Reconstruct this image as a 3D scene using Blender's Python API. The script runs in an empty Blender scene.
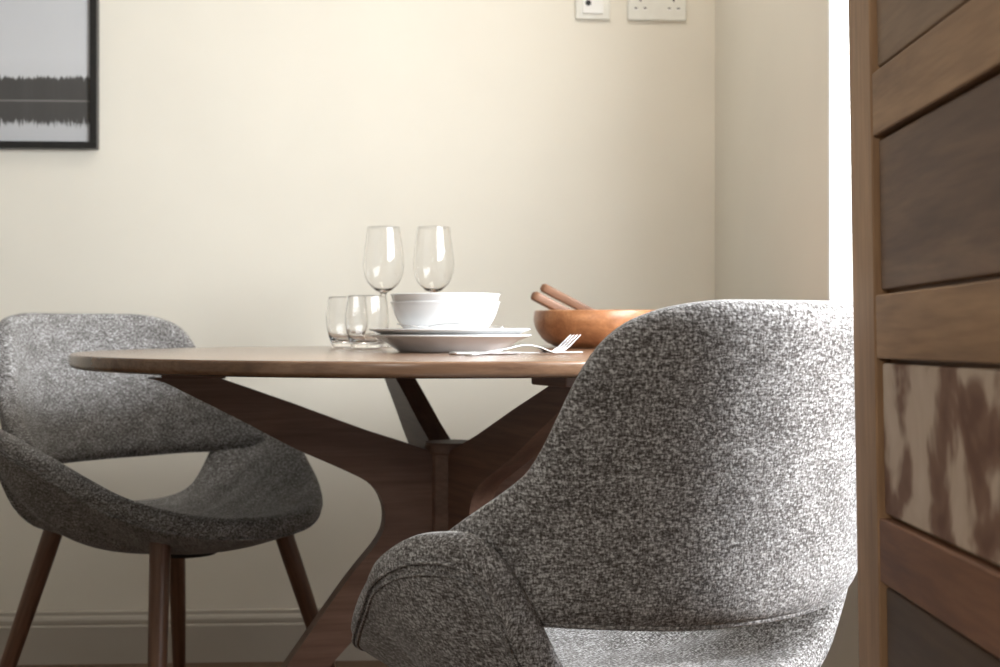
import bpy, bmesh, math, random
from mathutils import Vector, Matrix, noise
from mathutils.geometry import tessellate_polygon
from mathutils.bvhtree import BVHTree

random.seed(4)
S = bpy.context.scene
COL = S.collection
PI = math.pi

# ------------------------------------------------------------------ camera frame
F = 1340.0          # focal length in pixels of the 1000 px wide frame
HZ = 324.0          # horizon row
CAMH = 0.811
YAW = math.radians(3.0)
FW = Vector((math.sin(YAW), math.cos(YAW), 0))
RT = Vector((math.cos(YAW), -math.sin(YAW), 0))

def W(xc, d, z):
    """metres to the right of / in front of the camera -> room coordinates"""
    p = FW * d + RT * xc
    return Vector((p.x, p.y, z))

WALL_Y = 3.26
WALL_X = 0.70
TABLE_Z = 0.766
CEIL = 2.5

def on_back_wall(px, py):
    k = (px - 500) / F
    dirv = FW + RT * k
    d = WALL_Y / dirv.y
    return dirv.x * d, CAMH + (HZ - py) * d / F

# ------------------------------------------------------------------ helpers
def tag(o, label=None, cat=None, group=None, kind=None):
    if label: o['label'] = label
    if cat: o['category'] = cat
    if group: o['group'] = group
    if kind: o['kind'] = kind
    return o

def empty(name, loc, rz=0.0, label=None, cat=None, group=None):
    o = bpy.data.objects.new(name, None)
    o.empty_display_size = 0.1
    COL.objects.link(o)
    o.location = loc
    o.rotation_euler = (0, 0, rz)
    return tag(o, label, cat, group)

def mesh_obj(name, bm, mat, parent=None, smooth=True, sub=0, bevel=0.0, bevel_seg=3, flip=True):
    if flip:
        bmesh.ops.recalc_face_normals(bm, faces=bm.faces)
    me = bpy.data.meshes.new(name)
    bm.to_mesh(me); bm.free()
    for p in me.polygons: p.use_smooth = smooth
    me.materials.append(mat)
    o = bpy.data.objects.new(name, me)
    COL.objects.link(o)
    if parent: o.parent = parent
    if bevel:
        m = o.modifiers.new('bevel', 'BEVEL'); m.width = bevel; m.segments = bevel_seg
        m.limit_method = 'ANGLE'; m.angle_limit = math.radians(40); m.harden_normals = smooth
    if sub:
        m = o.modifiers.new('subsurf', 'SUBSURF'); m.levels = sub; m.render_levels = sub
    return o

def add_box(bm, x0, x1, y0, y1, z0, z1):
    v = [bm.verts.new((x, y, z)) for x in (x0, x1) for y in (y0, y1) for z in (z0, z1)]
    for f in ((0, 1, 3, 2), (4, 6, 7, 5), (0, 4, 5, 1), (2, 3, 7, 6), (0, 2, 6, 4), (1, 5, 7, 3)):
        bm.faces.new([v[i] for i in f])
    return v

def box_obj(name, x0, x1, y0, y1, z0, z1, mat, parent=None, bevel=0.0, smooth=False):
    bm = bmesh.new(); add_box(bm, x0, x1, y0, y1, z0, z1)
    return mesh_obj(name, bm, mat, parent, smooth=smooth, bevel=bevel)

def add_lathe(bm, prof, n=64, closed=True):
    """prof: list of (r, z); r == 0 gives a pole"""
    rings = []
    for r, z in prof:
        if r < 1e-6:
            rings.append([bm.verts.new((0, 0, z))])
        else:
            rings.append([bm.verts.new((r * math.cos(2 * PI * i / n), r * math.sin(2 * PI * i / n), z)) for i in range(n)])
    pairs = list(zip(rings[:-1], rings[1:]))
    for a, b in pairs:
        for i in range(n):
            j = (i + 1) % n
            if len(a) == 1 and len(b) == 1: continue
            if len(a) == 1: bm.faces.new((a[0], b[i], b[j]))
            elif len(b) == 1: bm.faces.new((a[i], b[0], a[j]))
            else: bm.faces.new((a[i], b[i], b[j], a[j]))

def smooth_profile(pts, k=6):
    """Catmull-Rom through the (r, z) points"""
    out = []
    n = len(pts)
    for i in range(n - 1):
        p0 = pts[max(i - 1, 0)]; p1 = pts[i]; p2 = pts[i + 1]; p3 = pts[min(i + 2, n - 1)]
        for s in range(k):
            t = s / k
            q = []
            for c in range(len(p1)):
                q.append(0.5 * ((2 * p1[c]) + (-p0[c] + p2[c]) * t + (2 * p0[c] - 5 * p1[c] + 4 * p2[c] - p3[c]) * t * t
                                + (-p0[c] + 3 * p1[c] - 3 * p2[c] + p3[c]) * t ** 3))
            out.append(tuple(q))
    out.append(tuple(pts[-1]))
    return out

def interp(tbl, x):
    """smooth (monotone cubic) interpolation in a table of (x, y)"""
    if x <= tbl[0][0]: return tbl[0][1]
    if x >= tbl[-1][0]: return tbl[-1][1]
    n = len(tbl)
    d = [(tbl[i + 1][1] - tbl[i][1]) / (tbl[i + 1][0] - tbl[i][0]) for i in range(n - 1)]
    m = [d[0]] + [0.0 if d[i - 1] * d[i] <= 0 else 2 * d[i - 1] * d[i] / (d[i - 1] + d[i]) for i in range(1, n - 1)] + [d[-1]]
    for i in range(n - 1):
        if x <= tbl[i + 1][0]:
            h = tbl[i + 1][0] - tbl[i][0]; t = (x - tbl[i][0]) / h
            return ((2 * t ** 3 - 3 * t * t + 1) * tbl[i][1] + (t ** 3 - 2 * t * t + t) * h * m[i]
                    + (-2 * t ** 3 + 3 * t * t) * tbl[i + 1][1] + (t ** 3 - t * t) * h * m[i + 1])

def add_tube(bm, pts, rad, n=8, caps=True):
    pts = [Vector(p) for p in pts]
    rs = rad if isinstance(rad, (list, tuple)) else [rad] * len(pts)
    rings = []
    ref = Vector((0.13, 0.21, 0.97))
    for i, p in enumerate(pts):
        t = (pts[min(i + 1, len(pts) - 1)] - pts[max(i - 1, 0)]).normalized()
        u = t.cross(ref)
        if u.length < 1e-4: u = t.cross(Vector((1, 0, 0)))
        u.normalize(); w = t.cross(u)
        rings.append([bm.verts.new(p + (u * math.cos(2 * PI * k / n) + w * math.sin(2 * PI * k / n)) * rs[i]) for k in range(n)])
    for a, b in zip(rings[:-1], rings[1:]):
        for k in range(n):
            bm.faces.new((a[k], a[(k + 1) % n], b[(k + 1) % n], b[k]))
    if caps:
        bm.faces.new(rings[0]); bm.faces.new(rings[-1])

def add_loft(bm, secs, n=12, power=2.0):
    """secs: (centre, half_width_vector, half_thickness_vector) superellipse sections"""
    rings = []
    for c, hw, ht in secs:
        ring = []
        for k in range(n):
            a = 2 * PI * (k + 0.5) / n
            ca, sa = math.cos(a), math.sin(a)
            ca = math.copysign(abs(ca) ** (2 / power), ca); sa = math.copysign(abs(sa) ** (2 / power), sa)
            ring.append(bm.verts.new(Vector(c) + Vector(hw) * ca + Vector(ht) * sa))
        rings.append(ring)
    for a, b in zip(rings[:-1], rings[1:]):
        for k in range(n):
            bm.faces.new((a[k], a[(k + 1) % n], b[(k + 1) % n], b[k]))
    bm.faces.new(rings[0]); bm.faces.new(rings[-1])

def copy_tree(o, parent=None):
    c = o.copy(); COL.objects.link(c)
    if parent: c.parent = parent
    for ch in list(o.children): copy_tree(ch, c)
    return c

# ------------------------------------------------------------------ materials
def new_mat(name):
    m = bpy.data.materials.new(name); m.use_nodes = True
    nt = m.node_tree
    b = nt.nodes['Principled BSDF']
    return m, nt, b

def N(nt, typ, **kw):
    n = nt.nodes.new(typ)
    for k, v in kw.items():
        if k in n.inputs: n.inputs[k].default_value = v
        else: setattr(n, k, v)
    return n

def ramp(nt, stops):
    r = nt.nodes.new('ShaderNodeValToRGB')
    e = r.color_ramp.elements
    e[0].position, e[0].color = stops[0][0], (*stops[0][1], 1)
    e[1].position, e[1].color = stops[-1][0], (*stops[-1][1], 1)
    for p, c in stops[1:-1]:
        x = e.new(p); x.color = (*c, 1)
    return r

def paint(name, col, rough=0.6, bump=0.0):
    m, nt, b = new_mat(name)
    tc = N(nt, 'ShaderNodeTexCoord')
    nz = N(nt, 'ShaderNodeTexNoise', Scale=3.0, Detail=3.0)
    nt.links.new(tc.outputs['Object'], nz.inputs['Vector'])
    r = ramp(nt, [(0.3, tuple(c * 0.975 for c in col)), (0.7, tuple(min(1, c * 1.02) for c in col))])
    nt.links.new(nz.outputs['Fac'], r.inputs['Fac'])
    nt.links.new(r.outputs['Color'], b.inputs['Base Color'])
    b.inputs['Roughness'].default_value = rough
    if bump:
        n2 = N(nt, 'ShaderNodeTexNoise', Scale=180.0, Detail=2.0)
        nt.links.new(tc.outputs['Object'], n2.inputs['Vector'])
        bp = N(nt, 'ShaderNodeBump', Strength=bump, Distance=0.001)
        nt.links.new(n2.outputs['Fac'], bp.inputs['Height'])
        nt.links.new(bp.outputs['Normal'], b.inputs['Normal'])
    return m

def wood(name, dark, mid, light, axis=0, grain=34.0, along=2.2, rough=0.42, coat=0.0, seed=0.0):
    """stretched noise grain running along the object's own axis"""
    m, nt, b = new_mat(name)
    tc = N(nt, 'ShaderNodeTexCoord')
    mp = N(nt, 'ShaderNodeMapping')
    sc = [grain, grain, grain]; sc[axis] = along
    mp.inputs['Scale'].default_value = sc
    mp.inputs['Location'].default_value = (seed, seed * 1.7, seed * 0.6)
    nt.links.new(tc.outputs['Object'], mp.inputs['Vector'])
    n1 = N(nt, 'ShaderNodeTexNoise', Scale=1.0, Detail=5.0, Roughness=0.6, Distortion=0.6)
    nt.links.new(mp.outputs['Vector'], n1.inputs['Vector'])
    r = ramp(nt, [(0.28, dark), (0.5, mid), (0.74, light)])
    nt.links.new(n1.outputs['Fac'], r.inputs['Fac'])
    mp2 = N(nt, 'ShaderNodeMapping')
    sc2 = [grain * 8] * 3; sc2[axis] = along * 5
    mp2.inputs['Scale'].default_value = sc2
    nt.links.new(tc.outputs['Object'], mp2.inputs['Vector'])
    n2 = N(nt, 'ShaderNodeTexNoise', Scale=1.0, Detail=2.0)
    nt.links.new(mp2.outputs['Vector'], n2.inputs['Vector'])
    r2 = ramp(nt, [(0.35, (0.78, 0.76, 0.74)), (0.6, (1.0, 1.0, 1.0))])
    nt.links.new(n2.outputs['Fac'], r2.inputs['Fac'])
    mx = N(nt, 'ShaderNodeMix', data_type='RGBA', blend_type='MULTIPLY')
    mx.inputs[0].default_value = 0.8
    nt.links.new(r.outputs['Color'], mx.inputs[6]); nt.links.new(r2.outputs['Color'], mx.inputs[7])
    nt.links.new(mx.outputs[2], b.inputs['Base Color'])
    b.inputs['Roughness'].default_value = rough
    b.inputs['Coat Weight'].default_value = coat
    b.inputs['Coat Roughness'].default_value = 0.25
    bp = N(nt, 'ShaderNodeBump', Strength=0.12, Distance=0.001)
    nt.links.new(n1.outputs['Fac'], bp.inputs['Height'])
    nt.links.new(bp.outputs['Normal'], b.inputs['Normal'])
    return m

def tweed(name):
    """basket weave of light and dark yarns; UV is in metres"""
    m, nt, b = new_mat(name)
    uv = N(nt, 'ShaderNodeTexCoord')
    def yarn(sx, sy, off):
        mp = N(nt, 'ShaderNodeMapping')
        mp.inputs['Scale'].default_value = (sx, sy, 1)
        mp.inputs['Location'].default_value = (off, off * 0.7, off)
        nt.links.new(uv.outputs['UV'], mp.inputs['Vector'])
        n = N(nt, 'ShaderNodeTexNoise', Scale=1.0, Detail=1.5, Roughness=0.55)
        nt.links.new(mp.outputs['Vector'], n.inputs['Vector'])
        return n
    a = yarn(540, 230, 3.1)      # upright slubs
    c = yarn(230, 540, 9.7)      # cross slubs
    e = yarn(640, 640, 5.3)      # fine speckle
    big = yarn(28, 34, 1.0)
    ad = N(nt, 'ShaderNodeMath', operation='ADD')
    nt.links.new(a.outputs['Fac'], ad.inputs[0]); nt.links.new(c.outputs['Fac'], ad.inputs[1])
    m1 = N(nt, 'ShaderNodeMath', operation='MULTIPLY_ADD')
    nt.links.new(e.outputs['Fac'], m1.inputs[0]); m1.inputs[1].default_value = 0.8
    nt.links.new(ad.outputs[0], m1.inputs[2])
    m2 = N(nt, 'ShaderNodeMath', operation='MULTIPLY_ADD')
    nt.links.new(big.outputs['Fac'], m2.inputs[0]); m2.inputs[1].default_value = 0.3
    nt.links.new(m1.outputs[0], m2.inputs[2])
    dv = N(nt, 'ShaderNodeMath', operation='DIVIDE')
    nt.links.new(m2.outputs[0], dv.inputs[0]); dv.inputs[1].default_value = 3.1
    r = ramp(nt, TWEED_STOPS)
    nt.links.new(dv.outputs[0], r.inputs['Fac'])
    nt.links.new(r.outputs['Color'], b.inputs['Base Color'])
    b.inputs['Roughness'].default_value = 0.95
    b.inputs['Specular IOR Level'].default_value = 0.15
    b.inputs['Sheen Weight'].default_value = 0.15
    bp = N(nt, 'ShaderNodeBump', Strength=0.55, Distance=0.0012)
    nt.links.new(dv.outputs[0], bp.inputs['Height'])
    nt.links.new(bp.outputs['Normal'], b.inputs['Normal'])
    return m

TWEED_STOPS = [(0.42, (0.062, 0.056, 0.053)), (0.48, (0.150, 0.142, 0.138)), (0.54, (0.29, 0.284, 0.283)), (0.60, (0.55, 0.55, 0.555))]

def glassy(name, col=(1, 1, 1), ior=1.40):
    m, nt, b = new_mat(name)
    out = nt.nodes['Material Output']
    g = N(nt, 'ShaderNodeBsdfGlass', IOR=ior, Roughness=0.0)
    g.inputs['Color'].default_value = (*col, 1)
    nt.nodes.remove(b)
    nt.links.new(g.outputs[0], out.inputs['Surface'])
    return m

def plain(name, col, rough=0.4, metal=0.0, spec=0.5, coat=0.0):
    m, nt, b = new_mat(name)
    tc = N(nt, 'ShaderNodeTexCoord')
    nz = N(nt, 'ShaderNodeTexNoise', Scale=40.0, Detail=2.0)
    nt.links.new(tc.outputs['Object'], nz.inputs['Vector'])
    r = ramp(nt, [(0.3, tuple(c * 0.96 for c in col)), (0.7, tuple(min(1.0, c * 1.02) for c in col))])
    nt.links.new(nz.outputs['Fac'], r.inputs['Fac'])
    nt.links.new(r.outputs['Color'], b.inputs['Base Color'])
    b.inputs['Roughness'].default_value = rough
    b.inputs['Metallic'].default_value = metal
    b.inputs['Specular IOR Level'].default_value = spec
    b.inputs['Coat Weight'].default_value = coat
    return m

M = {}
M['wall'] = paint('cream wall paint', (0.80, 0.762, 0.675), 0.7, 0.05)
M['skirt'] = paint('skirting paint', (0.46, 0.425, 0.375), 0.45)
M['white'] = paint('white gloss paint', (0.88, 0.88, 0.87), 0.4)
M['ceil'] = paint('ceiling paint', (0.86, 0.85, 0.82), 0.8)
M['fabric'] = tweed('grey tweed')
M['table'] = wood('walnut table', (0.115, 0.060, 0.034), (0.185, 0.105, 0.062), (0.26, 0.155, 0.095), 0, 26, 1.6, 0.22, 0.5)
M['blade'] = wood('walnut base', (0.100, 0.049, 0.034), (0.150, 0.081, 0.056), (0.210, 0.120, 0.085), 0, 26, 2.2, 0.45)
M['leg'] = wood('walnut leg', (0.085, 0.036, 0.020), (0.14, 0.064, 0.036), (0.20, 0.10, 0.058), 2, 60, 3.0, 0.38)
M['china'] = plain('white china', (0.74, 0.745, 0.75), 0.15, 0, 0.5, 0.3)
M['steel'] = plain('cutlery steel', (0.55, 0.55, 0.56), 0.22, 1.0)
M['bowlwood'] = wood('salad bowl wood', (0.30, 0.115, 0.045), (0.46, 0.20, 0.085), (0.60, 0.30, 0.14), 0, 26, 5, 0.35, 0.3)
M['server'] = wood('server wood', (0.15, 0.068, 0.036), (0.23, 0.112, 0.062), (0.31, 0.16, 0.09), 0, 60, 6, 0.45)
M['glass'] = glassy('clear glass', ior=1.38)
M['socket'] = plain('white socket plastic', (0.80, 0.80, 0.75), 0.3)
M['dark'] = plain('dark socket hole', (0.02, 0.02, 0.02), 0.7)
M['black'] = plain('black frame lacquer', (0.012, 0.012, 0.012), 0.35)
M['felt'] = plain('dark felt', (0.02, 0.018, 0.016), 0.9)

# ------------------------------------------------------------------ room shell
def struct(name, x0, x1, y0, y1, z0, z1, mat, bevel=0.0):
    o = box_obj(name, x0, x1, y0, y1, z0, z1, mat, None, bevel)
    return tag(o, kind='structure')

XL, YF = -5.6, -1.8
WIN_Y0, WIN_Y1, WIN_Z0, WIN_Z1 = 0.50, 2.32, 0.45, 1.75
def floor_mat():
    m, nt, b = new_mat('oak floor')
    tc = N(nt, 'ShaderNodeTexCoord')
    br = N(nt, 'ShaderNodeTexBrick', Scale=1.0)
    br.inputs['Color1'].default_value = (0.115, 0.062, 0.036, 1); br.inputs['Color2'].default_value = (0.15, 0.083, 0.048, 1)
    br.inputs['Mortar'].default_value = (0.06, 0.035, 0.02, 1)
    br.inputs['Mortar Size'].default_value = 0.002
    br.inputs['Brick Width'].default_value = 1.4; br.inputs['Row Height'].default_value = 0.13
    nt.links.new(tc.outputs['Object'], br.inputs['Vector'])
    mp = N(nt, 'ShaderNodeMapping'); mp.inputs['Scale'].default_value = (2, 30, 30)
    nt.links.new(tc.outputs['Object'], mp.inputs['Vector'])
    nz = N(nt, 'ShaderNodeTexNoise', Scale=1.0, Detail=4.0)
    nt.links.new(mp.outputs['Vector'], nz.inputs['Vector'])
    r = ramp(nt, [(0.3, (0.7, 0.7, 0.7)), (0.7, (1.0, 1.0, 1.0))])
    nt.links.new(nz.outputs['Fac'], r.inputs['Fac'])
    mx = N(nt, 'ShaderNodeMix', data_type='RGBA', blend_type='MULTIPLY'); mx.inputs[0].default_value = 1
    nt.links.new(br.outputs['Color'], mx.inputs[6]); nt.links.new(r.outputs['Color'], mx.inputs[7])
    nt.links.new(mx.outputs[2], b.inputs['Base Color'])
    b.inputs['Roughness'].default_value = 0.4
    return m
M['floor'] = floor_mat()

struct('floor', XL, WALL_X, YF, WALL_Y, -0.05, 0.0, M['floor'])
struct('ceiling', XL, WALL_X, YF, WALL_Y, CEIL, CEIL + 0.05, M['ceil'])
struct('wall_back', XL - 0.1, WALL_X + 0.22, WALL_Y, WALL_Y + 0.1, 0, CEIL, M['wall'])
struct('wall_left', XL - 0.1, XL, YF, WALL_Y, 0, CEIL, M['wall'])
struct('wall_rear', XL - 0.1, WALL_X + 0.22, YF - 0.1, YF, 0, CEIL, M['wall'])
# the doorway wall the camera looks through: two piers and a head
PART_Y0, PART_Y1, OPEN_X0, OPEN_X1, OPEN_Z = 0.17, 0.28, -0.55, 0.300, 2.06
bm = bmesh.new()
add_box(bm, XL, OPEN_X0, PART_Y0, PART_Y1, 0, CEIL)
add_box(bm, OPEN_X1, WALL_X, PART_Y0, PART_Y1, 0, CEIL)
add_box(bm, OPEN_X0, OPEN_X1, PART_Y0, PART_Y1, OPEN_Z, CEIL)
tag(mesh_obj('wall_front', bm, M['wall'], smooth=False), kind='structure')
# right wall with a window opening: one mesh of four blocks
bm = bmesh.new()
T = 0.20
add_box(bm, WALL_X, WALL_X + T, WIN_Y1, WALL_Y, 0, CEIL)
add_box(bm, WALL_X, WALL_X + T, YF, WIN_Y0, 0, CEIL)
add_box(bm, WALL_X, WALL_X + T, WIN_Y0, WIN_Y1, 0, WIN_Z0)
add_box(bm, WALL_X, WALL_X + T, WIN_Y0, WIN_Y1, WIN_Z1, CEIL)
tag(mesh_obj('wall_right', bm, M['wall'], smooth=False), kind='structure')
# white lining of the window reveal
bm = bmesh.new()
e = 0.012
add_box(bm, WALL_X - 0.002, WALL_X + T, WIN_Y1 - e, WIN_Y1 + 0.0, WIN_Z0, WIN_Z1)
add_box(bm, WALL_X - 0.002, WALL_X + T, WIN_Y0 - 0.0, WIN_Y0 + e, WIN_Z0, WIN_Z1)
add_box(bm, WALL_X - 0.002, WALL_X + T, WIN_Y0, WIN_Y1, WIN_Z1 - e, WIN_Z1)
tag(mesh_obj('trim_1', bm, M['white'], smooth=False), kind='structure')
tag(box_obj('trim_2', WALL_X - 0.03, WALL_X + T, WIN_Y0 - 0.0, WIN_Y1, WIN_Z0, WIN_Z0 + 0.025, M['white'], bevel=0.004), kind='structure')
# window
bm = bmesh.new()
wx0, wx1 = WALL_X + T - 0.06, WALL_X + T - 0.015
ya, yb, za, zb = WIN_Y0 + e, WIN_Y1 - e, WIN_Z0 + 0.025, WIN_Z1 - e
fwid = 0.05
add_box(bm, wx0, wx1, ya, ya + fwid, za, zb); add_box(bm, wx0, wx1, yb - fwid, yb, za, zb)
add_box(bm, wx0, wx1, ya + fwid, yb - fwid, za, za + fwid); add_box(bm, wx0, wx1, ya + fwid, yb - fwid, zb - fwid, zb)
zm = (za + zb) / 2
add_box(bm, wx0, wx1, ya + fwid, yb - fwid, zm - 0.02, zm + 0.02)
win = tag(mesh_obj('window_1', bm, M['white'], smooth=False), kind='structure')
m, nt, b = new_mat('window pane')
out = nt.nodes['Material Output']; nt.nodes.remove(b)
tr = N(nt, 'ShaderNodeBsdfTransparent'); gl = N(nt, 'ShaderNodeBsdfGlossy', Roughness=0.02)
ms = N(nt, 'ShaderNodeMixShader'); ms.inputs[0].default_value = 0.06
nt.links.new(tr.outputs[0], ms.inputs[1]); nt.links.new(gl.outputs[0], ms.inputs[2]); nt.links.new(ms.outputs[0], out.inputs['Surface'])
box_obj('pane', wx0 + 0.018, wx0 + 0.024, ya + fwid * 0.6, yb - fwid * 0.6, za + 0.03, zb - 0.03, m, win)

# skirting boards with a moulded top
def skirting(name, length, loc, rz):
    prof = [(0, 0), (0.018, 0), (0.018, 0.088), (0.0165, 0.0905), (0.0135, 0.092), (0.0145, 0.096), (0.0145, 0.104), (0.011, 0.110), (0.006, 0.113), (0.0055, 0.121), (0, 0.124)]
    bm = bmesh.new()
    A = [bm.verts.new((0, -y, z)) for y, z in prof]; B = [bm.verts.new((length, -y, z)) for y, z in prof]
    n = len(prof)
    for i in range(n): bm.faces.new((A[i], A[(i + 1) % n], B[(i + 1) % n], B[i]))
    bm.faces.new(A); bm.faces.new(B)
    o = mesh_obj(name, bm, M['skirt'], smooth=False)
    o.location = loc; o.rotation_euler = (0, 0, rz)
    return tag(o, kind='structure')
skirting('baseboard_back', WALL_X - XL, (XL, WALL_Y, 0), 0)
skirting('baseboard_right', WALL_Y - 0.019 - 1.2, (WALL_X, WALL_Y - 0.019, 0), -PI / 2)

# ------------------------------------------------------------------ chairs
# x right, y towards the front of the seat, floor at z = 0; plan angles are
# measured from the middle of the back (0) round to the front (180)
SEAT_Z = [(0, .458), (25, .460), (37, .467), (44, .480), (49, .520), (52.5, .573), (57, .612), (62, .632), (70, .628), (84, .598), (98, .560), (115, .521), (135, .495), (158, .480), (180, .476)]
SEAT_R = [(0, .225), (25, .218), (36, .228), (43, .250), (48, .276), (54, .296), (64, .304), (78, .288), (92, .258), (110, .237), (130, .226), (150, .225), (168, .229), (180, .231)]
SEAT_C = 0.452
def fold(ph):
    d = math.degrees(ph) % 360
    return d if d <= 180 else 360 - d

def seat_point(ph, rho):
    deg = fold(ph)
    R, zp = interp(SEAT_R, deg), interp(SEAT_Z, deg)
    p = 2.05 + 1.7 * math.exp(-((deg - 64) / 17.0) ** 2)      # the arms stand up steeply
    z = SEAT_C + (zp - SEAT_C) * rho ** p
    k = R * rho
    return Vector((k * math.sin(ph), -k * math.cos(ph), z))

def box_uv(bm, off=0.0):
    """cloth laid on flat from the side each facet looks to, in metres"""
    uvl = bm.loops.layers.uv.verify()
    bm.normal_update()
    for f in bm.faces:
        n = f.normal; ax = [abs(n.x), abs(n.y), abs(n.z) * 0.9]
        k = ax.index(max(ax))
        for l in f.loops:
            c = l.vert.co
            l[uvl].uv = ((c.y + .3, c.z), (c.x + .9, c.z), (c.x + off, c.y + 1.3))[k]

SEAT_TH = 0.066
def seat_th(r): return SEAT_TH - 0.028 * r ** 1.6
def seat_normal(ph, rho):
    h = 1e-3
    d1 = seat_point(ph + h, rho) - seat_point(ph - h, rho)
    d2 = seat_point(ph, rho + h) - seat_point(ph, rho - h)
    n = d1.cross(d2)
    return (-n if n.z > 0 else n).normalized()

def build_seat(parent):
    nA, nR = 96, 14
    bm = bmesh.new()
    phs = [2 * PI * i / nA for i in range(nA)]
    top, bot = [], []
    tc = bm.verts.new((0, 0, SEAT_C)); bc = bm.verts.new((0, 0, SEAT_C - SEAT_TH))
    for j in range(1, nR + 1):
        r = j / nR
        top.append([bm.verts.new(seat_point(p, r)) for p in phs])
        bot.append([bm.verts.new(seat_point(p, r) + seat_normal(p, r) * seat_th(r)) for p in phs])
    rim = []
    for i, p in enumerate(phs):
        mid = (top[-1][i].co + bot[-1][i].co) / 2
        d2 = (seat_point(p, 1.0) - seat_point(p, 0.97)).normalized()
        rim.append(bm.verts.new(mid + d2 * 0.013))
    for i in range(nA):
        j = (i + 1) % nA
        bm.faces.new((tc, top[0][i], top[0][j])); bm.faces.new((bc, bot[0][j], bot[0][i]))
        for k in range(nR - 1):
            bm.faces.new((top[k][i], top[k + 1][i], top[k + 1][j], top[k][j]))
            bm.faces.new((bot[k][i], bot[k][j], bot[k + 1][j], bot[k + 1][i]))
        bm.faces.new((top[-1][i], rim[i], rim[j], top[-1][j]))
        bm.faces.new((rim[i], bot[-1][i], bot[-1][j], rim[j]))
    bmesh.ops.recalc_face_normals(bm, faces=bm.faces)
    box_uv(bm)
    bvh = BVHTree.FromBMesh(bm)
    o = mesh_obj('seat', bm, M['fabric'], parent, sub=1)
    # seam: a double welt that follows the arm and rim on the outside of the shell
    bm = bmesh.new()
    for rr in (0.992, 0.975):
        pts = [seat_point(PI * i / nA, rr) + seat_normal(PI * i / nA, rr) * seat_th(rr) for i in range(nA * 2)]
        m_ = len(pts)
        for _ in range(10):                      # relax, then lay the welt onto the cloth
            pts = [(pts[i - 1] + pts[i] * 2 + pts[(i + 1) % m_]) / 4 for i in range(m_)]
            pts = [bvh.find_nearest(p)[0] for p in pts]
        pts = [(pts[i - 1] + pts[i] * 2 + pts[(i + 1) % m_]) / 4 for i in range(m_)]
        pts.append(pts[0])
        add_tube(bm, pts, 0.0016, 6, caps=False)
    box_uv(bm)
    mesh_obj('seam', bm, M['fabric'], o)
    return o

BACK_TOP = [(0, .832), (21, .832), (30, .827), (37, .815), (42, .795), (45, .771), (47.5, .745), (50.5, .711), (53.5, .684), (60, .658), (66, .638), (72, .616), (77, .590), (79.5, .562)]
BACK_HEM = [(0, .542), (22, .543), (40, .547), (60, .550), (72, .552), (77, .555), (79.5, .556)]
BACK_R, BACK_END = 0.268, 79.5
def back_point(phi, v):
    deg = abs(math.degrees(phi))
    z0, z1 = interp(BACK_HEM, deg), interp(BACK_TOP, deg)
    z = z0 + (z1 - z0) * v
    a = BACK_R + 0.17 * (z - 0.535)          # the panel flares outwards
    return Vector((a * math.sin(phi), -a * math.cos(phi), z))

def build_back(parent):
    nP, nV = 64, 16
    PH = math.radians(BACK_END)
    bm = bmesh.new()
    uvl = bm.loops.layers.uv.new('UVMap'); uvmap = {}
    TH = 0.038
    outer, inner = [], []
    def nrm(phi, v):
        p = back_point(phi, v)
        return Vector((math.sin(phi), -math.cos(phi), -0.17)).normalized()
    for i in range(nP + 1):
        s = -1 + 2 * i / nP
        phi = PH * math.copysign(1 - (1 - abs(s)) ** 1.25, s)
        co, ci = [], []
        for k in range(nV + 1):
            v = 0.5 - 0.5 * math.cos(PI * k / nV)
            z0, z1 = back_point(phi, 0).z, back_point(phi, 1).z
            edge = min(v, 1 - v) * (z1 - z0)
            ee = min(1, edge / 0.030)
            side = min(1, (PH - abs(phi)) * BACK_R / 0.025)
            puff = math.sqrt(max(0, 1 - (1 - ee) ** 2)) * math.sqrt(max(0, 1 - (1 - side) ** 2))
            p = back_point(phi, v); n = nrm(phi, v)
            half = TH / 2 * (0.30 + 0.70 * puff)
            a = bm.verts.new(p + n * half); uvmap[a] = (phi * BACK_R, p.z); co.append(a)
            c = bm.verts.new(p - n * half); uvmap[c] = (phi * BACK_R + 1.5, p.z); ci.append(c)
        outer.append(co); inner.append(ci)
    for i in range(nP):
        for k in range(nV):
            bm.faces.new((outer[i][k], outer[i + 1][k], outer[i + 1][k + 1], outer[i][k + 1]))
            bm.faces.new((inner[i][k], inner[i][k + 1], inner[i + 1][k + 1], inner[i + 1][k]))
        bm.faces.new((outer[i][0], inner[i][0], inner[i + 1][0], outer[i + 1][0]))
        bm.faces.new((outer[i][nV], outer[i + 1][nV], inner[i + 1][nV], inner[i][nV]))
    for i in (0, nP):
        for k in range(nV):
            bm.faces.new((outer[i][k], outer[i][k + 1], inner[i][k + 1], inner[i][k]))
    for f in bm.faces:
        us = [uvmap[l.vert] for l in f.loops]
        hi = all(u[0] > 0.75 for u in us)
        for l, u in zip(f.loops, us):
            if not hi and u[0] > 0.75: u = (u[0] - 1.5, u[1] + 0.02)
            l[uvl].uv = u
    o = mesh_obj('backrest', bm, M['fabric'], parent, sub=1)
    # piping along the hem
    bm = bmesh.new()
    pts = []
    for i in range(121):
        phi = PH * 0.96 * (-1 + 2 * i / 120)
        pts.append(back_point(phi, 0.0) + nrm(phi, 0) * 0.006 + Vector((0, 0, 0.0005)))
    add_tube(bm, pts, 0.0038, 8)
    box_uv(bm)
    mesh_obj('piping', bm, M['fabric'], o)
    return o

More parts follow.
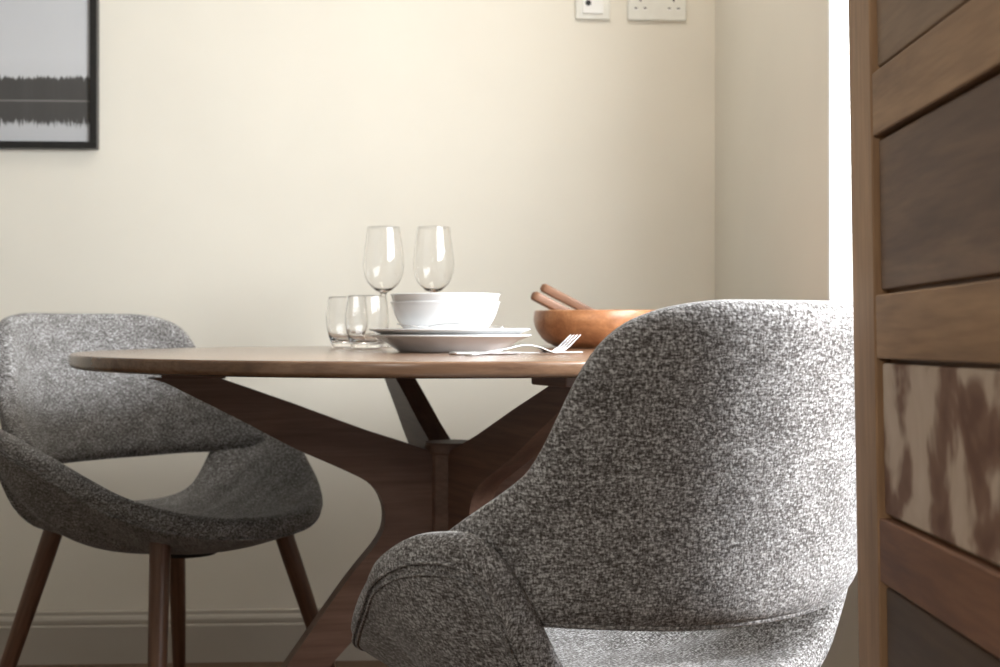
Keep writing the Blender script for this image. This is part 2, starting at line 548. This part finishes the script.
def build_chair(loc, rz, label):
    root = empty('dining_chair', loc, rz, label, 'chair', 'tweed dining chairs')
    build_seat(root); build_back(root)
    bm = bmesh.new()
    add_lathe(bm, [(0, 0.3835), (0.055, 0.3835), (0.058, 0.386), (0.058, 0.400), (0, 0.400)], 48)
    mesh_obj('mounting_plate', bm, M['felt'], root, smooth=False)
    for sx in (-1, 1):
        for sy in (-1, 1):
            t = Vector((sx * 0.136, sy * 0.136 - 0.042, 0.440)); f = Vector((sx * 0.232, sy * 0.232 - 0.042, 0.0))
            ax = (f - t)
            L = ax.length
            bm = bmesh.new()
            prof = [(0, 0), (0.0160, 0), (0.0172, 0.003), (0.0172, 0.02), (0.0168, 0.08), (0.0150, L * 0.5), (0.0115, L - 0.006), (0.0105, L), (0, L)]
            add_lathe(bm, prof, 24)
            o = mesh_obj('leg', bm, M['leg'], root)
            o.location = t
            o.rotation_euler = ax.to_track_quat('Z', 'Y').to_euler()
    return root

chair_front = build_chair(W(0.087, 1.45, 0), math.radians(41.5) - YAW,
                          'grey tweed dining chair seen from behind, nearest the camera at the right')
chair_left = copy_tree(chair_front)
chair_left.location = W(-0.588, 2.50, 0)
chair_left.scale = (1.06, 1.06, 1.0)
chair_left.rotation_euler = (0, 0, math.radians(-125) - YAW)
chair_left['label'] = 'grey tweed dining chair at the left, facing the camera, under the framed picture'

# ------------------------------------------------------------------ table
table = empty('dining_table', W(-0.0825, 2.212, 0), -YAW,
              'round walnut pedestal dining table with crossed splayed plank legs', 'table')
bm = bmesh.new()
R, TT = 0.60, 0.021
prof = [(0, TABLE_Z - TT), (R - 0.006, TABLE_Z - TT), (R - 0.0015, TABLE_Z - TT + 0.003), (R, TABLE_Z - TT + 0.007), (R, TABLE_Z - 0.004), (R - 0.0015, TABLE_Z - 0.001), (R - 0.004, TABLE_Z), (0, TABLE_Z)]
add_lathe(bm, prof, 160)
top = mesh_obj('tabletop', bm, M['table'], table, smooth=True)
m = top.modifiers.new('wn', 'WEIGHTED_NORMAL'); m.weight = 100; m.keep_sharp = False

def blade_outline():
    up = [(0.006, 0.600), (0.12, 0.638), (0.24, 0.684), (0.345, 0.722)]            # upper edge, outwards
    pts = [(0.006, 0.42), (0.006, 0.600)] + up[1:]
    pts += [(0.356, 0.7265), (0.464, 0.7265)]
    inner = [(0.440, 0.7205), (0.328, 0.662), (0.238, 0.613), (0.165, 0.579), (0.122, 0.556), (0.100, 0.530), (0.093, 0.495), (0.105, 0.460), (0.158, 0.395), (0.264, 0.250), (0.445, 0.006)]
    pts += smooth_profile(inner, 5)
    pts += [(0.463, 0.0), (0.372, 0.0)]
    pts += [(0.30, 0.100), (0.19, 0.255), (0.124, 0.325), (0.06, 0.388)]
    return pts
for k in range(4):
    az = math.radians((194, 107, 2, 297)[k])
    bm = bmesh.new()
    th = 0.019
    ol = blade_outline()
    A = [bm.verts.new((r, -th, z)) for r, z in ol]; B = [bm.verts.new((r, th, z)) for r, z in ol]
    n = len(ol)
    for t in tessellate_polygon([[Vector((r, z, 0)) for r, z in ol]]):
        bm.faces.new([A[q] for q in t]); bm.faces.new([B[q] for q in t])
    for i in range(n): bm.faces.new((A[i], B[i], B[(i + 1) % n], A[(i + 1) % n]))
    o = mesh_obj('leg', bm, M['blade'], table, smooth=False, bevel=0.003, bevel_seg=2)
    o.rotation_euler = (0, 0, az); o.location = (0.018 * math.cos(az), 0.018 * math.sin(az), 0)
    # mounting block screwed under the top
    bm = bmesh.new()
    add_box(bm, 0.352, 0.450, -0.045, 0.045, 0.7265, TABLE_Z - TT)
    b_ = mesh_obj('mounting_block', bm, M['blade'], table, smooth=False, bevel=0.003)
    b_.rotation_euler = (0, 0, az); b_.location = (0.012 * math.cos(az), 0.012 * math.sin(az), 0)
bm = bmesh.new(); add_lathe(bm, [(0, 0.40), (0.041, 0.40), (0.041, 0.606), (0, 0.606)], 8)
post = mesh_obj('post', bm, M['blade'], table, smooth=False, bevel=0.002); post.rotation_euler = (0, 0, math.radians(10))
bm = bmesh.new(); add_lathe(bm, [(0, 0.598), (0.041, 0.598), (0.043, 0.601), (0.043, 0.614), (0.041, 0.617), (0, 0.617)], 48)
mesh_obj('cap', bm, M['blade'], post, smooth=False)

# ------------------------------------------------------------------ tableware
def lathe_thing(name, prof, mat, loc, label, cat, group=None, n=72, rz=0):
    bm = bmesh.new(); add_lathe(bm, prof, n)
    o = mesh_obj(name, bm, mat)
    o.location = loc; o.rotation_euler = (0, 0, rz)
    return tag(o, label, cat, group)

TZ = TABLE_Z + 0.0006
def at(px, d, z=TZ): return W((px - 500) / F * d, d, z)

# plates
plate_prof = smooth_profile([(0, 0.0035), (0.070, 0.0035)], 2) + [(0.076, 0.0), (0.084, 0.0), (0.088, 0.003)] + \
    smooth_profile([(0.093, 0.0065), (0.104, 0.0140), (0.117, 0.0205), (0.1295, 0.0250)], 4) + [(0.1305, 0.0262), (0.1300, 0.0275)] + \
    smooth_profile([(0.1280, 0.0278), (0.116, 0.0250), (0.103, 0.0190), (0.090, 0.0110), (0.080, 0.0080), (0.0, 0.0075)], 4)
p1 = lathe_thing('dinner_plate', plate_prof, M['china'], at(451, 2.16), 'white dinner plate lying directly on the table, lower of the two', 'plate', 'stacked white plates', 96)
p2 = p1.copy(); COL.objects.link(p2); p2.location = at(450, 2.16, TZ + 0.0095)
p2['label'] = 'white dinner plate on top of the other plate, under the bowls'
# bowls
bowl_prof = [(0, 0.004), (0.036, 0.004), (0.038, 0.0), (0.044, 0.0), (0.046, 0.004)] + \
    smooth_profile([(0.052, 0.007), (0.068, 0.021), (0.080, 0.040), (0.0875, 0.0635)], 5) + [(0.0890, 0.0655), (0.0875, 0.067)] + \
    smooth_profile([(0.0850, 0.0655), (0.0765, 0.041), (0.064, 0.0235), (0.048, 0.0115), (0.0, 0.0095)], 5)
b1 = lathe_thing('cereal_bowl', bowl_prof, M['china'], at(445.5, 2.165, TZ + 0.0175), 'white bowl standing on the plates, lower of the two nested bowls', 'bowl', 'nested white bowls', 96)
b1.scale = (1, 1, 0.94); b2 = b1.copy(); COL.objects.link(b2); b2.location = at(445.5, 2.165, TZ + 0.0300)
b2['label'] = 'white bowl nested inside the other bowl, topmost of the stack'

# tumblers
tum = smooth_profile([(0, 0.0), (0.024, 0.0)], 2) + smooth_profile([(0.0275, 0.002), (0.0345, 0.020), (0.0395, 0.045), (0.0385, 0.070), (0.0345, 0.0945)], 6) + [(0.0339, 0.0955), (0.0331, 0.0945)] + \
    smooth_profile([(0.0329, 0.093), (0.0368, 0.069), (0.0378, 0.045), (0.0325, 0.023), (0.022, 0.0125), (0.0, 0.0105)], 6)
t1 = lathe_thing('tumbler', tum, M['glass'], at(367, 2.42), 'clear rounded tumbler touching the plates, nearer of the two', 'tumbler', 'clear glass tumblers')
t2 = t1.copy(); COL.objects.link(t2); t2.location = at(347, 2.545)
t2['label'] = 'clear rounded tumbler furthest left on the table, behind the other tumbler'

# wine glasses
def wine():
    outer = [(0, 0.0), (0.030, 0.0), (0.0335, 0.0006), (0.0338, 0.0016), (0.030, 0.0028), (0.016, 0.0050), (0.007, 0.0095), (0.0042, 0.018), (0.0036, 0.050), (0.0040, 0.090), (0.0065, 0.1000)]
    bowl = smooth_profile([(0.0065, 0.1000), (0.018, 0.107), (0.031, 0.122), (0.0372, 0.146), (0.0360, 0.174), (0.0325, 0.2005), (0.0298, 0.2210)], 6)
    inner = [(0.0295, 0.2216), (0.0290, 0.2210)] + smooth_profile([(0.0290, 0.2205), (0.0317, 0.2005), (0.0351, 0.174), (0.0362, 0.146), (0.0300, 0.1235), (0.017, 0.1095), (0.005, 0.1050), (0, 0.1045)], 6)
    return outer + bowl[1:] + inner
w1 = lathe_thing('wine_glass', wine(), M['glass'], at(383.5, 2.60), 'empty clear wine glass behind the tumblers, left of the pair', 'wine glass', 'clear wine glasses')
w1.scale = (1.06, 1.06, 1.048); w2 = w1.copy(); COL.objects.link(w2); w2.location = at(433.5, 2.60)
w2['label'] = 'empty clear wine glass behind the white bowls, right of the pair'

# salad bowl and servers
sb = smooth_profile([(0, 0.0), (0.070, 0.0)], 2) + smooth_profile([(0.086, 0.001), (0.106, 0.012), (0.121, 0.031), (0.1275, 0.051), (0.1255, 0.0690)], 6) + [(0.1235, 0.0705), (0.1205, 0.0695)] + \
    smooth_profile([(0.1195, 0.068), (0.1205, 0.051), (0.113, 0.034), (0.097, 0.0185), (0.070, 0.0120), (0, 0.0115)], 6)
salad = lathe_thing('salad_bowl', sb, M['bowlwood'], at(600, 2.57), 'turned wooden salad bowl at the back of the table, holding two servers', 'bowl', None, 96, 0.6)

def server(px, py, d, slope, length, dd, label):
    tip = W((px - 500) / F * d, d, CAMH + (HZ - py) * d / F)
    u = Vector((1.0, dd, -slope)).normalized()
    dirv = (RT * u.x + FW * u.y + Vector((0, 0, u.z))).normalized()
    up = Vector((0, 0, 1)); side = dirv.cross(up).normalized(); nn = side.cross(dirv).normalized()
    bm = bmesh.new()
    wt = [(0, 0.004), (0.004, 0.0100), (0.02, 0.0125), (0.08, 0.0115), (0.14, 0.0085), (0.17, 0.012), (0.20, 0.021), (0.225, 0.021), (0.243, 0.010)]
    secs = []
    for i in range(40):
        s = length * i / 39
        w_ = interp(wt, s / length * 0.243)
        tck = 0.0085 * (0.55 if i in (0, 39) else 1.0)
        secs.append((dirv * s, side * w_, nn * tck))
    add_loft(bm, secs, 24, 6.0)
    # local frame: x runs along the handle
    Rm = Matrix((dirv, side, nn)).transposed().to_4x4()
    bmesh.ops.transform(bm, matrix=Rm.inverted(), verts=bm.verts)
    o = mesh_obj('salad_server', bm, M['server'])
    o.matrix_world = Matrix.Translation(tip) @ Rm
    return tag(o, label, 'salad server', 'wooden salad servers')
server(532, 294.5, 2.50, 0.52, 0.165, 0.22, 'flat wooden salad server leaning in the wooden bowl, lower and left one')
server(541, 286.5, 2.55, 0.52, 0.190, 0.02, 'flat wooden salad server leaning in the wooden bowl, higher right one')

# cutlery: local x along the piece, z up
def cutlery(kind, loc, rz, label, tilt=0.0):
    bm = bmesh.new()
    def strip(xs, wf, zf, tf, y0=0.0, n=10):
        secs = [((x, y0 if not callable(y0) else y0(x), zf(x)), (0, wf(x), 0), (0, 0, tf(x))) for x in xs]
        add_loft(bm, secs, n, 2.4)
    lin = lambda a, b, n: [a + (b - a) * i / (n - 1) for i in range(n)]
    if kind == 'fork':
        zt = [(0, 0.002), (0.02, 0.003), (0.07, 0.010), (0.105, 0.0145), (0.125, 0.012), (0.145, 0.0045), (0.155, 0.003), (0.170, 0.0085), (0.185, 0.0190), (0.198, 0.0290)]
        wt = [(0, 0.004), (0.004, 0.0090), (0.02, 0.0095), (0.06, 0.0070), (0.10, 0.0036), (0.120, 0.0034), (0.135, 0.0085), (0.147, 0.0130), (0.156, 0.0138)]
        strip(lin(0, 0.157, 44), lambda x: interp(wt, x), lambda x: interp(zt, x), lambda x: 0.0013 if x < 0.12 else 0.001)
        for q in (-1.5, -0.5, 0.5, 1.5):
            strip(lin(0.152, 0.198, 16), lambda x: 0.0018 - 0.0008 * max(0, (x - .18) / .018), lambda x: interp(zt, x), lambda x: 0.0009, y0=q * 0.0076)
    elif kind == 'knife':
        wt = [(0, 0.004), (0.005, 0.0085), (0.05, 0.0080), (0.100, 0.0060), (0.108, 0.0070), (0.125, 0.0095), (0.19, 0.0095), (0.208, 0.0065), (0.218, 0.0015)]
        strip(lin(0, 0.218, 50), lambda x: interp(wt, x), lambda x: 0.0032, lambda x: 0.0026 if x < 0.105 else 0.0010)
    else:
        zt = [(0, 0.0075), (0.02, 0.0040), (0.045, 0.0030), (0.060, 0.0060), (0.09, 0.0080), (0.13, 0.0050), (0.165, 0.0020)]
        wt = [(0, 0.003), (0.004, 0.0085), (0.018, 0.0150), (0.032, 0.0140), (0.045, 0.0055), (0.055, 0.0030), (0.09, 0.0035), (0.13, 0.0065), (0.158, 0.0080), (0.165, 0.004)]
        strip(lin(0, 0.165, 44), lambda x: interp(wt, x), lambda x: interp(zt, x), lambda x: 0.0010)
    o = mesh_obj(kind, bm, M['steel'])
    o.location = loc; o.rotation_euler = (0, -tilt, rz)
    return tag(o, label, kind)

cutlery('fork', at(466, 1.88, TABLE_Z), math.radians(36) - YAW, 'steel dinner fork with raised tines at the front of the table')
cutlery('knife', at(450, 1.905, TABLE_Z), math.radians(26) - YAW, 'steel table knife lying behind the fork')
cutlery('spoon', at(397, 2.062, TZ + 0.0372), math.radians(0) - YAW, 'steel spoon resting across the top plate in front of the bowls')

# ------------------------------------------------------------------ sockets on the back wall
def socket_plate(name, px0, px1, py1, h, label, kind):
    x0, z0 = on_back_wall(px0, py1); x1, _ = on_back_wall(px1, py1)
    w = x1 - x0; cx = (x0 + x1) / 2; cz = z0 + h / 2
    root = empty(name, (cx, WALL_Y, cz), 0, label, 'socket')
    bm = bmesh.new(); add_box(bm, -w / 2, w / 2, -0.009, 0, -h / 2, h / 2)
    mesh_obj('faceplate', bm, M['socket'], root, smooth=True, bevel=0.004)
    return root, w
h = 0.088
sr, w = socket_plate('data_socket', 575, 610, 20, h, 'small white square outlet on the wall with one round dark hole', 'data')
bm = bmesh.new(); add_box(bm, -0.025, 0.025, -0.0135, -0.008, -0.030, 0.026)
ins = mesh_obj('insert', bm, M['white'], sr, bevel=0.0015)
bm = bmesh.new(); add_lathe(bm, [(0, 0), (0.0070, 0), (0.0070, 0.002), (0, 0.002)], 24)
o = mesh_obj('jack', bm, M['dark'], ins, smooth=False); o.rotation_euler = (PI / 2, 0, 0); o.location = (-0.012, -0.0128, -0.005)
sr, w = socket_plate('power_socket', 627, 686, 21, h, 'white double power outlet on the wall beside the corner', 'power')
for sx in (-1, 1):
    cx = sx * 0.041
    def slot(nm, x, z, ww, hh):
        bm = bmesh.new(); add_box(bm, x - ww / 2, x + ww / 2, -0.0098, -0.0085, z - hh / 2, z + hh / 2)
        return mesh_obj(nm, bm, M['dark'], sr, smooth=False)
    slot('earth_slot', cx, 0.0065, 0.0042, 0.0085)
    for dx in (-1, 1):
        s_ = slot('pin_slot', cx + dx * 0.0112, -0.0145, 0.0065, 0.0042)
        bm = bmesh.new(); add_box(bm, cx + dx * 0.0112 - 0.006, cx + dx * 0.0112 + 0.006, -0.0102, -0.0088, -0.0190, -0.0160)
        mesh_obj('pin_shutter', bm, M['white'], sr, smooth=False)
    bm = bmesh.new(); add_box(bm, sx * 0.014 - 0.005, sx * 0.014 + 0.005, -0.013, -0.008, 0.018, 0.034)
    mesh_obj('switch', bm, M['white'], sr, bevel=0.001)

# ------------------------------------------------------------------ framed picture
fx1, fz0 = on_back_wall(99.5, 150)
FWID, FHEI = 0.90, 0.62
pic = empty('framed_picture', (fx1 - FWID / 2, WALL_Y, fz0), 0, 'black framed monochrome lake photograph on the wall at upper left', 'picture')
bm = bmesh.new(); fd = 0.028; fb = 0.0165
add_box(bm, -FWID / 2, FWID / 2, -fd, -0.001, 0, fb); add_box(bm, -FWID / 2, FWID / 2, -fd, -0.001, FHEI - fb, FHEI)
add_box(bm, -FWID / 2, -FWID / 2 + fb, -fd, -0.001, fb, FHEI - fb); add_box(bm, FWID / 2 - fb, FWID / 2, -fd, -0.001, fb, FHEI - fb)
mesh_obj('frame', bm, M['black'], pic, smooth=False, bevel=0.001)
m, nt, b = new_mat('lake photograph print')
tc = N(nt, 'ShaderNodeTexCoord'); sp = N(nt, 'ShaderNodeSeparateXYZ')
nt.links.new(tc.outputs['Object'], sp.inputs[0])
zl = on_back_wall(85, 102.5)[1] - fz0                      # waterline height in the frame
def mth(op, a, b_=None, c=None):
    n = N(nt, 'ShaderNodeMath', operation=op)
    for i, v in enumerate((a, b_, c)):
        if v is None: continue
        if isinstance(v, (int, float)): n.inputs[i].default_value = v
        else: nt.links.new(v, n.inputs[i])
    return n.outputs[0]
def line_noise(scale, det):
    cb = N(nt, 'ShaderNodeCombineXYZ'); nt.links.new(sp.outputs['X'], cb.inputs['X'])
    n = N(nt, 'ShaderNodeTexNoise', Scale=scale, Detail=det, Roughness=0.7); nt.links.new(cb.outputs[0], n.inputs['Vector'])
    return n.outputs['Fac']
hgt = mth('ADD', mth('MULTIPLY_ADD', line_noise(9, 2), 0.022, 0.016), mth('MULTIPLY', line_noise(130, 6), 0.062))
dz = mth('SUBTRACT', sp.outputs['Z'], zl)
ab = mth('ABSOLUTE', dz)
refl = mth('MULTIPLY', mth('LESS_THAN', dz, 0.0), mth('MULTIPLY_ADD', line_noise(260, 3), 0.05, -0.027))
soft = mth('DIVIDE', mth('SUBTRACT', mth('ADD', hgt, refl), ab), 0.004)
cl = N(nt, 'ShaderNodeClamp'); nt.links.new(soft, cl.inputs['Value'])
sky = ramp(nt, [(0.0, (0.46, 0.47, 0.49)), (0.35, (0.60, 0.61, 0.63)), (1.0, (0.52, 0.53, 0.56))])
nt.links.new(mth('DIVIDE', sp.outputs['Z'], FHEI), sky.inputs['Fac'])
tr_ = ramp(nt, [(0.0, (0.055, 0.052, 0.050)), (1.0, (0.085, 0.083, 0.082))])
nt.links.new(line_noise(20, 3), tr_.inputs['Fac'])
mx = N(nt, 'ShaderNodeMix', data_type='RGBA')
nt.links.new(cl.outputs[0], mx.inputs[0]); nt.links.new(sky.outputs['Color'], mx.inputs[6]); nt.links.new(tr_.outputs['Color'], mx.inputs[7])
shore = mth('LESS_THAN', ab, 0.0018)
mx2 = N(nt, 'ShaderNodeMix', data_type='RGBA'); mx2.inputs[7].default_value = (0.20, 0.19, 0.185, 1)
nt.links.new(shore, mx2.inputs[0]); nt.links.new(mx.outputs[2], mx2.inputs[6])
nt.links.new(mx2.outputs[2], b.inputs['Base Color'])
b.inputs['Roughness'].default_value = 0.35
bm = bmesh.new(); add_box(bm, -FWID / 2 + fb - .002, FWID / 2 - fb + .002, -0.020, -0.012, fb - .002, FHEI - fb + .002)
mesh_obj('print', bm, m, pic, smooth=False)

# ------------------------------------------------------------------ open reclaimed wood door at the right
D_FAR, XC_FAR = 1.10, 0.3030
DOOR_W, DOOR_H, DOOR_D = 0.80, 1.99, 0.040
org = W(XC_FAR, D_FAR, 0.008)
# local: x towards the hinge along the leaf, y through its thickness, z up
door_leaf = empty('wooden_door', org, 0, 'open door of mismatched reclaimed wood panels at the right edge', 'door')
door_leaf['kind'] = 'thing'
along = (-FW - RT * (16 / F)).normalized()
depthv = Vector((-along.y, along.x, 0))          # 90 deg ccw of along
if depthv.dot(RT) < 0: depthv = -depthv
Rm = Matrix((along, depthv, Vector((0, 0, 1)))).transposed()
if Rm.determinant() < 0:
    raise RuntimeError('frame')
tilt = Matrix.Rotation(math.radians(-0.77), 3, 'Y') @ Matrix.Rotation(math.radians(0.75), 3, 'X')
door_leaf.matrix_world = Matrix.Translation(org) @ (Rm @ tilt).to_4x4()

def rec_wood(name, d_, m_, l_, seed, axis=0):
    return wood(name, d_, m_, l_, axis, 22, 3.0, 0.6, 0.0, seed)
mat_stile = rec_wood('reclaimed pale stile', (0.250, 0.139, 0.070), (0.352, 0.205, 0.105), (0.453, 0.271, 0.145), 1.3, 2)
mat_rail = [rec_wood('reclaimed tan rail', (0.219, 0.119, 0.055), (0.336, 0.191, 0.092), (0.438, 0.264, 0.135), 4.1),
            rec_wood('reclaimed brown rail', (0.133, 0.055, 0.026), (0.204, 0.090, 0.043), (0.297, 0.139, 0.068), 7.7)]
mat_panel = [rec_wood('reclaimed grey brown panel', (0.156, 0.092, 0.050), (0.219, 0.132, 0.072), (0.282, 0.178, 0.100), 2.2),
             rec_wood('reclaimed dark panel', (0.094, 0.049, 0.028), (0.156, 0.087, 0.050), (0.227, 0.139, 0.080), 5.9),
             rec_wood('reclaimed umber panel', (0.070, 0.040, 0.022), (0.097, 0.057, 0.032), (0.133, 0.079, 0.045), 9.4)]
# flaking whitewash panel
m, nt, b = new_mat('reclaimed flaking panel')
tc = N(nt, 'ShaderNodeTexCoord')
mp = N(nt, 'ShaderNodeMapping'); mp.inputs['Scale'].default_value = (15, 1, 13); mp.inputs['Location'].default_value = (0.3, 0, 2.0)
nt.links.new(tc.outputs['Object'], mp.inputs['Vector'])
nz = N(nt, 'ShaderNodeTexNoise', Scale=1.0, Detail=3.0, Roughness=0.5, Distortion=0.3); nt.links.new(mp.outputs['Vector'], nz.inputs['Vector'])
r = ramp(nt, [(0.38, (0.15, 0.068, 0.038)), (0.46, (0.22, 0.12, 0.075)), (0.53, (0.52, 0.40, 0.30)), (0.72, (0.64, 0.52, 0.42))])
nt.links.new(nz.outputs['Fac'], r.inputs['Fac']); nt.links.new(r.outputs['Color'], b.inputs['Base Color']); b.inputs['Roughness'].default_value = 0.65
mat_flake = m

bm = bmesh.new()
add_box(bm, 0.001, DOOR_W - 0.001, 0.0125, DOOR_D, 0.001, DOOR_H - 0.001)
mesh_obj('backing_board', bm, mat_rail[0], door_leaf, smooth=False, bevel=0.002)
STW = 0.066
for x0, x1 in ((0.0, STW), (DOOR_W - STW, DOOR_W)):
    bm = bmesh.new(); add_box(bm, x0, x1, 0.0, 0.012, 0.0, DOOR_H)
    mesh_obj('stile', bm, mat_stile, door_leaf, smooth=False, bevel=0.0015)
PITCH = 0.1733
def z_at(y): return CAMH + (HZ - y) * 1.027 / F
Z_SHIFT = 0.0
rails = [(-4, 1), (-3, 0), (-2, 0), (-1, 1), (0, 0), (1, 0), (2, 1), (3, 0), (4, 0), (5, 1), (6, 0)]
RAIL0 = (0.7735, 0.8265)
GAP = 0.0035
for k, mi in rails:
    z0, z1 = RAIL0[0] + k * PITCH, min(RAIL0[1] + k * PITCH, DOOR_H)
    bm = bmesh.new(); add_box(bm, STW + 0.0005, DOOR_W - STW - 0.0005, 0.001, 0.012, z0 + GAP * 0.5, z1 - GAP * 0.5)
    mesh_obj('rail', bm, mat_rail[mi], door_leaf, smooth=False, bevel=0.0015)
pm = {-5: 2, -4: 1, -3: 0, -2: 2, -1: 9, 0: 1, 1: 0, 2: 2, 3: 1, 4: 9, 5: 1}
for k, mi in pm.items():
    z0 = (RAIL0[1] + k * PITCH) if k > -5 else 0.0
    z1 = RAIL0[0] + (k + 1) * PITCH
    bm = bmesh.new(); add_box(bm, STW + 0.004, DOOR_W - STW - 0.004, 0.0045, 0.012, z0 + GAP * 0.5, z1 - GAP * 0.5)
    o = mesh_obj('panel', bm, mat_flake if mi == 9 else mat_panel[mi], door_leaf, smooth=False, bevel=0.002)
    if mi == 9: o['label'] = 'panel with flaking pale paint'

# ------------------------------------------------------------------ light
wd = bpy.data.worlds.new('World'); S.world = wd; wd.use_nodes = True
bg = wd.node_tree.nodes['Background']
bg.inputs['Color'].default_value = (0.86, 0.93, 1.0, 1); bg.inputs['Strength'].default_value = 1.0

def area(name, loc, rot, sx, sy, power, col):
    l = bpy.data.lights.new(name, 'AREA'); l.shape = 'RECTANGLE'; l.size = sx; l.size_y = sy; l.energy = power; l.color = col
    o = bpy.data.objects.new(name, l); COL.objects.link(o); o.location = loc; o.rotation_euler = rot
    return o
WP, FP = 108.0, 15.0
area('window_daylight', (WALL_X + T + 0.12, (WIN_Y0 + WIN_Y1) / 2 + 0.02, 1.43), Vector((1, -0.05, 0)).to_track_quat('Z', 'Y').to_euler(), 1.85, 0.65, WP, (0.95, 0.98, 1.0))
area('camera_side_fill', (-0.9, -0.95, 1.55), Vector((-0.62, -1.0, 0.25)).to_track_quat('Z', 'Y').to_euler(), 0.5, 0.5, FP, (1.0, 0.95, 0.88))  # added fill from behind the camera for the shaded chair back and door

area('corner_fill', (0.22, 2.45, CEIL - 0.02), (0, 0, 0), 0.35, 0.35, 7.2, (1.0, 0.93, 0.82))  # added warm fill that lifts the wall corner; no ceiling fitting here
l = bpy.data.lights.new('sun', 'SUN'); l.energy = 8.5; l.angle = math.radians(7); l.color = (0.96, 0.975, 1.0)
sun = bpy.data.objects.new('sun', l); COL.objects.link(sun)
sun.rotation_euler = Vector((0.95, 0.165, 0.26)).to_track_quat('Z', 'Y').to_euler()

# ------------------------------------------------------------------ camera
cam = bpy.data.cameras.new('camera')
co = bpy.data.objects.new('camera', cam); COL.objects.link(co)
cam.sensor_fit = 'HORIZONTAL'; cam.sensor_width = 36.0; cam.lens = 36.0 * F / 1000.0
cam.shift_y = -(333.5 - HZ) / 1000.0
cam.clip_start = 0.02
co.location = (0, 0, CAMH); co.rotation_euler = (PI / 2, 0, -YAW)
cam.dof.use_dof = True; cam.dof.focus_distance = 1.42; cam.dof.aperture_fstop = 10.0
S.camera = co

S.view_settings.view_transform = 'Standard'
S.view_settings.look = 'None'
S.view_settings.gamma = 1.0
S.view_settings.use_curve_mapping = False
S.view_settings.exposure = 0.0
